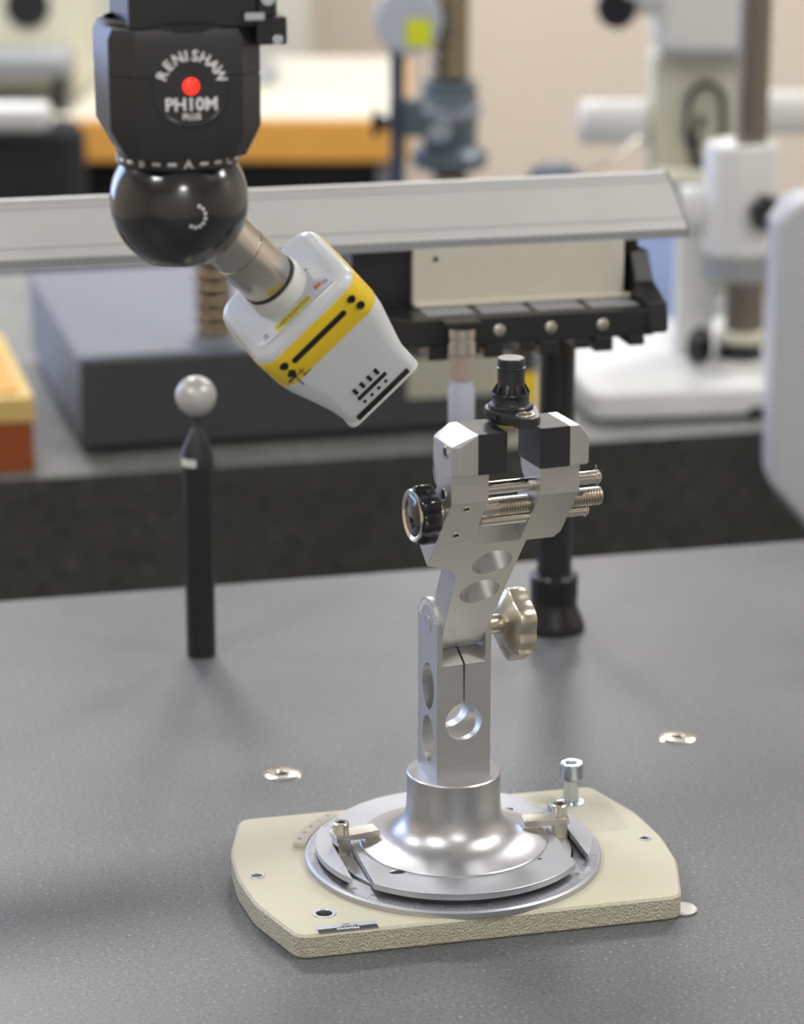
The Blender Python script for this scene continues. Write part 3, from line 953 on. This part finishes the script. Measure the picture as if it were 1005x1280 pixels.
# ------------------------------------------------------------------ probe change rack
rk = thing('probe_rack', 'black probe change rack with long aluminium rail on a round post', 'rack', (0, 0, 0), TH)
px_, py_ = 0.1650, 0.3660
obj('foot', L([(0, 0), (0.0200, 0), (0.0205, 0.0015), (0.0195, 0.0060), (0.0155, 0.0150), (0.0150, 0.0190), (0.0155, 0.0200), (0.0155, 0.0360), (0.0145, 0.0375), (0.0112, 0.0380), (0.0110, 0.0400), (0, 0.0400)], 56, (px_, py_, 0)), 'blackplastic', rk)
obj('pole', cyl(0.0112, 0.0390, 0.2080, 0.0004, 48, (px_, py_, 0)), 'blk', rk)
pr = [(0.345, 0.2556), (0.345, 0.2625), (0.3862, 0.2897), (0.392, 0.2897), (0.392, 0.2556)]
rail = obj('rail', prism(pr, -0.42, 0.2410, 'yz'), 'rail', rk, bevel=0.0008)
sl = math.atan2(0.2897 - 0.2625, 0.0412)
for t in (0.16, 0.83, 0.92):
    y, z = 0.345 + 0.0412 * t, 0.2625 + 0.0272 * t
    bm = bmesh.new()
    add_box(bm, -0.42, 0.2402, -0.0003, 0.0003, -0.0003, 0.00012, Matrix.Translation((0, y, z)) @ Matrix.Rotation(sl, 4, 'X'))
    obj('rail_groove', bm, 'railside', rail)
obj('front_lip', B((-0.42, 0.2408, 0.3444, 0.3450, 0.2560, 0.2612)), 'grey', rail)
obj('end_cap', prism([(y, z) for y, z in pr], 0.2410, 0.2424, 'yz'), 'railside', rail)
# housing with its port bays
hs = [(0.0250, 0.3450), (0.0570, 0.3080), (0.2080, 0.3080), (0.2080, 0.3800), (0.0250, 0.3800)]
obj('port_housing', prism(hs, 0.2040, 0.2205), 'blk', rk, bevel=0.001)
obj('back_block', B((0.0300, 0.2120, 0.3520, 0.3880, 0.2100, 0.2556)), 'blk', rk, bevel=0.002)
obj('side_bracket', prism([(0.3080, 0.2050), (0.3040, 0.2080), (0.3080, 0.2240), (0.3330, 0.2320), (0.3450, 0.2490), (0.3800, 0.2490), (0.3800, 0.2050)], 0.2040, 0.2160, 'yz'), 'blk', rk, bevel=0.001)
lid = obj('cream_lid', B((0.0660, 0.2000, 0.3440, 0.3500, 0.2215, 0.2565)), 'lid', rk, bevel=0.0006)
obj('lid_lip', B((0.0660, 0.2040, 0.3395, 0.3450, 0.2206, 0.2240)), 'lid', lid, bevel=0.0015)
obj('lid_screw', cyl(0.0016, 0, 0.0006, 0.0001, 20, (0.0800, 0.3440, 0.2500), (0, -1, 0)), 'darkhole', lid)
for i in range(4):
    x0 = 0.0680 + i * 0.0345
    obj('port_cover', B((x0, x0 + 0.0300, 0.3180, 0.3390, 0.2204, 0.2212)), 'grey', rk, bevel=0.0003)
    bay = obj('port_bay', B((x0 - 0.0020, x0 + 0.0100, 0.3060, 0.3300, 0.1960, 0.2045), (x0 + 0.0200, x0 + 0.0300, 0.3060, 0.3300, 0.1985, 0.2045)), 'blk', rk, bevel=0.001)
for x in (0.1100, 0.1423, 0.1750):
    obj('port_screw', L([(0, 0.0014), (0.0026, 0.0014), (0.0036, 0.0008), (0.0039, 0)], 28, (x, 0.3080, 0.2125), (0, -1, 0)), 'steel', rk)

pm = thing('probe_module', 'slim silver touch probe module docked in the rack port', 'probe', W(0.0836, 0.2960, 0.1980), TH)
obj('holder_plate', B((-0.0110, 0.0110, -0.0040, 0.0100, 0.0200, 0.0240)), 'blk', pm, bevel=0.001)
obj('upper_sleeve', L([(0, 0.0040), (0.0078, 0.0040), (0.0086, 0.0048), (0.0086, 0.0120), (0.0080, 0.0126), (0.0080, 0.0140), (0.0086, 0.0146), (0.0086, 0.0200), (0, 0.0200)], 40), 'steel', pm)
obj('middle_sleeve', L([(0, -0.0120), (0.0066, -0.0120), (0.0072, -0.0100), (0.0072, 0.0020), (0.0078, 0.0040), (0, 0.0040)], 40), 'pink', pm)
obj('lower_sleeve', L([(0, -0.0480), (0.0074, -0.0480), (0.0080, -0.0470), (0.0080, -0.0180), (0.0070, -0.0150), (0.0070, -0.0120), (0, -0.0120)], 40), 'dial', pm)

# ------------------------------------------------------------------ second granite bench behind
SZ = -0.094
gb = thing('granite_bench', 'second granite slab bench with shade-darkened front behind the measuring table', 'table', (0, 0, -0.85), TH)
obj('slab', B((-0.75, 1.20, 1.132, 2.05, 0.46, 0.85 + SZ)), 'granite_far_lit', gb, bevel=0.003)
obj('front_shade', B((-0.75, 1.20, 1.1290, 1.1325, 0.461, 0.851 + SZ)), 'granite_far_shaded', gb, bevel=0.0008)  # thin sheet over the slab front, its dark colour stands in for shade
for x in (-0.60, 1.05):
    for y in (1.25, 1.92):
        obj('leg', B((x - 0.06, x + 0.06, y - 0.06, y + 0.06, 0, 0.46)), 'blk', gb, bevel=0.004)

# dark instrument case
ic = thing('instrument_case', 'wide dark grey electronics case with grey cover on the rear bench', 'case', W(0, 0, SZ), TH)
obj('body', B((-0.0285, 0.4000, 1.2040, 1.5900, 0.0100, 0.0850)), 'casetop', ic, bevel=0.002)
obj('front_panel', B((-0.0290, 0.4010, 1.1940, 1.2045, 0.0080, 0.0900)), 'case', ic, bevel=0.002)
obj('cover', B((-0.0300, 0.4020, 1.1990, 1.5930, 0.0850, 0.0930)), 'casetop', ic, bevel=0.002)
for x in (0.0, 0.37):
    for y in (1.23, 1.56):
        obj('foot', cyl(0.012, 0, 0.0105, 0.001, 24, (x, y, 0)), 'blk', ic)
obj('pale_window', B((0.2760, 0.3770, 1.1925, 1.1945, 0.0360, 0.0740)), 'paleplate', ic, bevel=0.001)
obj('yellow_panel', B((0.3640, 0.4020, 1.1920, 1.1945, 0.0060, 0.0550)), 'yellow', ic, bevel=0.001)

wb = thing('wooden_box', 'orange and red wooden box at the left edge of the rear bench', 'box', W(0, 0, SZ), TH)
obj('box_body', B((-0.3000, -0.0775, 1.1550, 1.4200, 0.0, 0.0470)), 'woodred', wb, bevel=0.002)
obj('box_lid', B((-0.3020, -0.0760, 1.1530, 1.4220, 0.0470, 0.0700)), 'woodpale', wb, bevel=0.002)
obj('lid_panel', B((-0.2900, -0.0880, 1.1700, 1.4100, 0.0700, 0.0730)), 'wood', wb, bevel=0.001)


def ribbed(r, z0, z1, pitch):
    pr_ = [(0, z0), (r * 0.8, z0)]
    z = z0
    while z < z1 - pitch:
        for k in range(9):
            a = PI * k / 8
            pr_.append((r * (0.82 + 0.18 * math.sin(a)), z + pitch * (0.5 - 0.5 * math.cos(a))))
        z += pitch
    pr_ += [(r * 0.8, z), (0, z)]
    return pr_


rc = thing('ribbed_column', 'ribbed brass-coloured column standing on the dark case behind the ball', 'column', W(0.1010, 1.2350, 0.0005 + SZ + 0.0930), TH)
obj('shaft', L(ribbed(0.0182, 0.004, 0.2150, 0.0130), 40), 'brass', rc)
obj('base', cyl(0.0230, 0, 0.006, 0.001, 40), 'grey', rc)

cs = thing('comparator_stand', 'blue-grey comparator stand with ribbed brass column and dial gauge', 'stand', (0.0288, 1.900, SZ))
obj('base', L([(0, 0), (0.085, 0), (0.088, 0.004), (0.085, 0.022), (0.040, 0.034), (0.032, 0.060), (0, 0.060)], 48), 'bluegrey', cs)
obj('column', L(ribbed(0.0225, 0.055, 0.420, 0.0158), 40), 'brass', cs)
obj('lower_collar', L([(0.023, 0.140), (0.040, 0.142), (0.044, 0.148), (0.044, 0.158), (0.036, 0.166), (0.023, 0.168)], 40), 'bluegrey', cs)
arm_ = obj('clamp_arm', L([(0.023, 0.166), (0.031, 0.168), (0.033, 0.205), (0.031, 0.242), (0.023, 0.244)], 36), 'bluegrey', cs)
obj('arm_bracket', B((-0.070, 0.018, -0.040, -0.012, 0.182, 0.226)), 'bluegrey', arm_, bevel=0.008, seg=3)
obj('arm_knob', cyl(0.012, 0, 0.030, 0.003, 24, (-0.012, -0.040, 0.192), (0, -1, 0)), 'zinc', arm_)
obj('clamp_lever', tube([(-0.030, -0.045, 0.214), (0.005, -0.052, 0.206), (0.034, -0.046, 0.218)], 0.007), 'zinc', arm_)
obj('wing_knob', L([(0, 0), (0.017, 0.001), (0.018, 0.006), (0.008, 0.012), (0.006, 0.028), (0, 0.028)], 24, (-0.090, -0.025, 0.197), (1, 0, 0)), 'blackplastic', arm_)
obj('guide_pole', cyl(0.0085, 0.02, 0.300, 0.001, 24, (-0.060, -0.040, 0)), 'navy', cs)
dl = obj('dial_gauge', L([(0, -0.012), (0.034, -0.012), (0.038, -0.008), (0.038, 0.008), (0.034, 0.012), (0.031, 0.010), (0, 0.010)], 48, (-0.0480, -0.045, 0.3150), (0.1, -1, 0.1)), 'dial', cs)
obj('yellow_sticker', B((-0.050, -0.022, -0.0600, -0.0585, 0.288, 0.318)), 'sticker', dl)

# white stand on the right
ws = thing('measuring_stand', 'white measuring stand with steel pole and black clamp knob, right', 'stand', (0.3080, 1.4200, SZ))
bm = plate(rrect(-0.175, 0.055, -0.130, 0.185, 0.020), [], 0.004, 0.030, 0.003)
obj('base', bm, 'wht', ws, None, (0, 0, R(8)))
obj('base_raised', plate(rrect(-0.050, 0.048, -0.060, 0.100, 0.012), [], 0.030, 0.036, 0.002), 'wht', ws, None, (0, 0, R(8)))
obj('base_slot', B((-0.020, 0.018, -0.1305, -0.120, 0.000, 0.012)), 'blk', ws, None, (0, 0, R(8)))
obj('foot', L([(0, 0.036), (0.034, 0.036), (0.036, 0.040), (0.033, 0.052), (0.024, 0.066), (0.022, 0.076), (0.026, 0.082), (0, 0.082)], 48, (0.002, -0.020, -0.030)), 'blackplastic', ws)
obj('foot_ring', cyl(0.0240, 0.051, 0.062, 0.002, 40, (0.002, -0.020, 0)), 'cream2', ws)
obj('foot_bolt', cyl(0.011, 0, 0.006, 0.002, 24, (0.004, -0.052, 0.0215), (0, -1, 0.5)), 'zinc', ws)
obj('lower_pole', cyl(0.0190, 0.060, 0.140, 0.001, 36, (0.006, -0.010, 0)), 'darkpole', ws)
obj('dark_sleeve', cyl(0.0345, 0.112, 0.136, 0.001, 36, (0.001, 0, 0)), 'grey', ws)
obj('pole', cyl(0.0155, 0.240, 0.480, 0.001, 36, (0.0085, 0, 0)), 'darkpole', ws)
slv = obj('sleeve', L([(0, 0.134), (0.030, 0.134), (0.0370, 0.140), (0.0375, 0.148), (0.0375, 0.238), (0.0350, 0.246), (0.028, 0.248), (0.020, 0.243), (0, 0.243)], 48), 'wht', ws)
obj('clamp_knob', loft([[(x * s, y * s, z) for x, y in lobes(6, 0.0155, 0.0190, 60)] for z, s in ((0, .8), (.003, 1), (.013, 1), (.016, .85))], Matrix.Translation((0.0195, -0.034, 0.1840)) @ AX((0.25, -1, 0))), 'blackplastic', slv)
obj('knob_cap', cyl(0.006, 0.0, 0.002, 0.0005, 20, (0.0235, -0.0505, 0.1795), (0.25, -1, 0)), 'grey', slv)
obj('left_boss', cyl(0.022, 0.0, 0.030, 0.003, 32, (-0.030, 0.01, 0.180), (-1, 0, 0)), 'wht', slv)
obj('left_knob', cyl(0.020, 0.0, 0.014, 0.003, 32, (-0.052, 0.01, 0.1780), (-1, 0, 0)), 'blackplastic', slv)
obj('side_wheel', cyl(0.0190, 0.0, 0.014, 0.003, 32, (-0.047, -0.040, 0.052), (1, -0.6, 0)), 'blackplastic', ws)
obj('wheel_post', B((-0.050, -0.034, -0.035, -0.015, 0.028, 0.052)), 'wht', ws, bevel=0.002)
obj('support_web', B((-0.060, -0.022, 0.010, 0.040, 0.028, 0.175)), 'wht', ws, bevel=0.004)

bp_ = thing('blue_binder', 'pale blue binder standing upright behind the white stand base', 'binder', (0.2700, 1.6700, SZ), R(4))
obj('cover', B((-0.110, 0.037, -0.004, 0.000, 0.0, 0.062), (-0.110, 0.0085, -0.004, 0.000, 0.062, 0.125)), 'blue', bp_)
obj('pages', B((-0.105, 0.033, 0.000, 0.030, 0.002, 0.058)), 'paper', bp_)
obj('back_cover', B((-0.110, 0.037, 0.030, 0.034, 0.0, 0.062)), 'blue', bp_)

# stereo microscope
ms = thing('microscope', 'white stereo microscope with large side drums in the background', 'microscope', (0.3270, 2.0200, SZ))
obj('base', plate(rrect(-0.085, 0.085, -0.130, 0.070, 0.02), [], 0.0, 0.030, 0.004), 'cream2', ms)
obj('stage', plate(rrect(-0.062, 0.022, -0.120, -0.010, 0.012), [], 0.105, 0.122, 0.003), 'grey', ms)
obj('stage_top', plate(rrect(-0.056, 0.016, -0.115, -0.015, 0.010), [], 0.122, 0.128, 0.002), 'cream2', ms)
obj('column', B((-0.058, 0.060, -0.030, 0.055, 0.028, 0.262)), 'cream2', ms, bevel=0.008, seg=3)
hd = obj('head', B((-0.056, 0.066, -0.075, 0.060, 0.266, 0.345)), 'wht', ms, bevel=0.014, seg=4)
obj('head_seam', B((-0.050, 0.060, -0.066, 0.055, 0.260, 0.268)), 'grey', hd)
obj('eyepiece_tube', cyl(0.030, 0.0, 0.055, 0.005, 36, (-0.050, -0.030, 0.330), (-1, -0.3, 0.45)), 'wht', hd)
obj('eyecup', cyl(0.024, 0.0, 0.016, 0.003, 32, (-0.100, -0.045, 0.318), (-0.5, -1, -0.2)), 'blackplastic', hd)
obj('left_drum', cyl(0.0265, 0.058, 0.142, 0.006, 40, (0, 0.0, 0.1760), (-1, 0, 0)), 'wht', ms)
obj('right_drum', cyl(0.0265, 0.060, 0.150, 0.006, 40, (0, 0.0, 0.1880), (1, 0, 0)), 'wht', ms)
pts_ = [(0.004 + 0.020 * math.cos(t / 12 * PI), -0.045, 0.205 + 0.022 * math.sin(t / 12 * PI)) for t in range(0, 13)]
pts_ = [(0.030, -0.045, 0.050), (0.028, -0.047, 0.120), (0.026, -0.046, 0.170)] + pts_ + [(-0.018, -0.046, 0.170), (-0.006, -0.048, 0.130), (0.012, -0.047, 0.080), (0.016, -0.045, 0.045)]
obj('cable', tube(pts_, 0.0045), 'blackplastic', ms)
obj('cable_bundle', tube([(0.000, -0.048, 0.190), (-0.010, -0.052, 0.160), (0.000, -0.052, 0.125), (0.020, -0.052, 0.090), (0.024, -0.050, 0.045)], 0.007), 'blackplastic', ms)

# small lamp head and rod behind the rail
sl_ = thing('bench_lamp', 'small dark bench lamp peeping over the aluminium rail', 'lamp', (0.1400, 1.750, SZ))
obj('base', cyl(0.045, 0, 0.012, 0.002, 36), 'blk', sl_)
obj('stem', cyl(0.006, 0.010, 0.150, 0.001, 20), 'blk', sl_)
obj('shade', L([(0, 0.132), (0.014, 0.131), (0.026, 0.124), (0.031, 0.112), (0.030, 0.108), (0, 0.112)], 36, (0.002, 0, 0.040)), 'navy', sl_)
obj('arm', tube([(0.020, 0.0, 0.155), (0.060, 0.010, 0.168), (0.098, 0.030, 0.196)], 0.0028), 'steel', sl_)

# light grey housing at the right edge
hg = thing('machine_housing', 'large light grey rounded machine housing at the right edge', 'housing', (0.0, 0.95, -0.85))
obj('shell', prism([(0.2890, 0.7750), (0.3330, 0.7250), (0.4000, 0.6900), (0.5600, 0.6900), (0.5600, 1.0230), (0.3100, 1.0230), (0.2960, 1.0160), (0.2860, 1.0000)], 0.04, 0.10, 'xz'), 'housing', hg, bevel=0.008, seg=4)
obj('pedestal', B((0.42, 0.54, 0.045, 0.095, 0.0, 0.692)), 'housing', hg, bevel=0.004)

# ------------------------------------------------------------------ far desk and its things
dk = thing('desk', 'orange-edged wooden desk far behind on the left', 'desk', (-0.55, 3.0, -0.85))
obj('desk_top', B((-0.60, 0.535, 0.0, 0.75, 0.722, 0.787)), 'wood', dk, bevel=0.004)
obj('pale_top', B((-0.59, 0.525, 0.008, 0.74, 0.787, 0.790)), 'paper', dk)
obj('side_panel', B((0.485, 0.520, 0.03, 0.70, 0.0, 0.722)), 'grey', dk, bevel=0.002)
obj('side_panel', B((-0.58, -0.545, 0.03, 0.70, 0.0, 0.722)), 'grey', dk, bevel=0.002)
obj('modesty_panel', B((-0.545, 0.485, 0.10, 0.12, 0.30, 0.722)), 'blk', dk)
kb = thing('desk_tray', 'dark grey tray lying on the far desk', 'tray', (-0.30, 3.42, -0.0600))
obj('body', B((-0.12, 0.065, -0.06, 0.10, 0.0, 0.012)), 'grey', kb, bevel=0.003)
obj('cover', loft([[(-0.11, -0.05, 0.012), (0.060, -0.05, 0.012), (0.060, 0.09, 0.012), (-0.11, 0.09, 0.012)], [(-0.10, -0.02, 0.05), (0.030, -0.02, 0.05), (0.030, 0.07, 0.05), (-0.10, 0.07, 0.05)]]), 'grey', kb)
sb2 = thing('stool', 'round pinkish stool under the far desk', 'stool', (-0.145, 2.93, -0.85))
obj('seat', cyl(0.045, 0.625, 0.660, 0.01, 36), 'pink', sb2)
obj('pillar', cyl(0.015, 0.02, 0.63, 0.001, 20), 'grey', sb2)
obj('base', cyl(0.10, 0.0, 0.02, 0.003, 36), 'grey', sb2)
ins_ = thing('bench_instrument', 'cream bench instrument with dark round eyepiece, far left', 'instrument', (-0.68, 3.30, -0.0600))
obj('body', B((-0.16, 0.140, -0.10, 0.18, 0.0, 0.42)), 'cream2', ins_, bevel=0.02, seg=4)
obj('dark_port', L([(0, 0.004), (0.034, 0.004), (0.036, 0.0), (0.0, 0.0)], 36, (0.056, -0.100, 0.150), (0, -1, 0)), 'blk', ins_)
obj('dark_frame', B((-0.158, -0.120, -0.125, -0.101, 0.10, 0.40), (-0.158, -0.045, -0.125, -0.101, 0.085, 0.125)), 'blk', ins_, bevel=0.004)
mo = thing('keyboard_shelf', 'grey flat shelf unit on the left end of the far desk', 'shelf', (-0.66, 3.10, -0.0600))
obj('shelf_board', B((-0.12, 0.110, -0.05, 0.08, 0.055, 0.085)), 'grey', mo, bevel=0.004)
obj('shelf_side', B((-0.12, -0.10, -0.05, 0.08, 0.0, 0.056)), 'blk', mo)
obj('shelf_side', B((0.09, 0.110, -0.05, 0.08, 0.0, 0.056)), 'blk', mo)

ch = thing('office_chair', 'black office chair with grey arm pad in the far left background', 'chair', (-0.66, 2.60, -0.85))
obj('backrest', B((-0.30, 0.190, -0.03, 0.03, 0.52, 0.850)), 'chair', ch, bevel=0.028, seg=4)
obj('seat', B((-0.26, 0.160, -0.48, -0.04, 0.40, 0.47)), 'chair', ch, bevel=0.03, seg=4)
obj('back_bar', B((-0.07, -0.02, -0.005, 0.04, 0.38, 0.56)), 'blk', ch)
obj('gas_lift', cyl(0.025, 0.06, 0.40, 0.001, 24, (-0.04, -0.24, 0)), 'blk', ch)
for k in range(5):
    a = R(72 * k + 10)
    obj('castor_leg', tube([(-0.04, -0.24, 0.09), (-0.04 + 0.24 * math.cos(a), -0.24 + 0.24 * math.sin(a), 0.03)], 0.018), 'blk', ch)
obj('arm_pad', B((-0.20, 0.150, -0.080, -0.034, 0.842, 0.880)), 'wht', ch, bevel=0.012, seg=3)

# cream cabinet behind the desk
cb_ = thing('wall_cupboard', 'pale cream cupboard against the far wall behind the desk', 'cupboard', (-0.62, 4.3, -0.85))
obj('carcass', B((-0.75, 0.42, 0.0, 0.5, 0.0, 1.25)), 'paper', cb_, bevel=0.004)
obj('door', B((-0.74, -0.17, -0.018, 0.0, 0.05, 1.24)), 'paper', cb_, bevel=0.003)
obj('door', B((-0.16, 0.41, -0.018, 0.0, 0.05, 1.24)), 'paper', cb_, bevel=0.003)
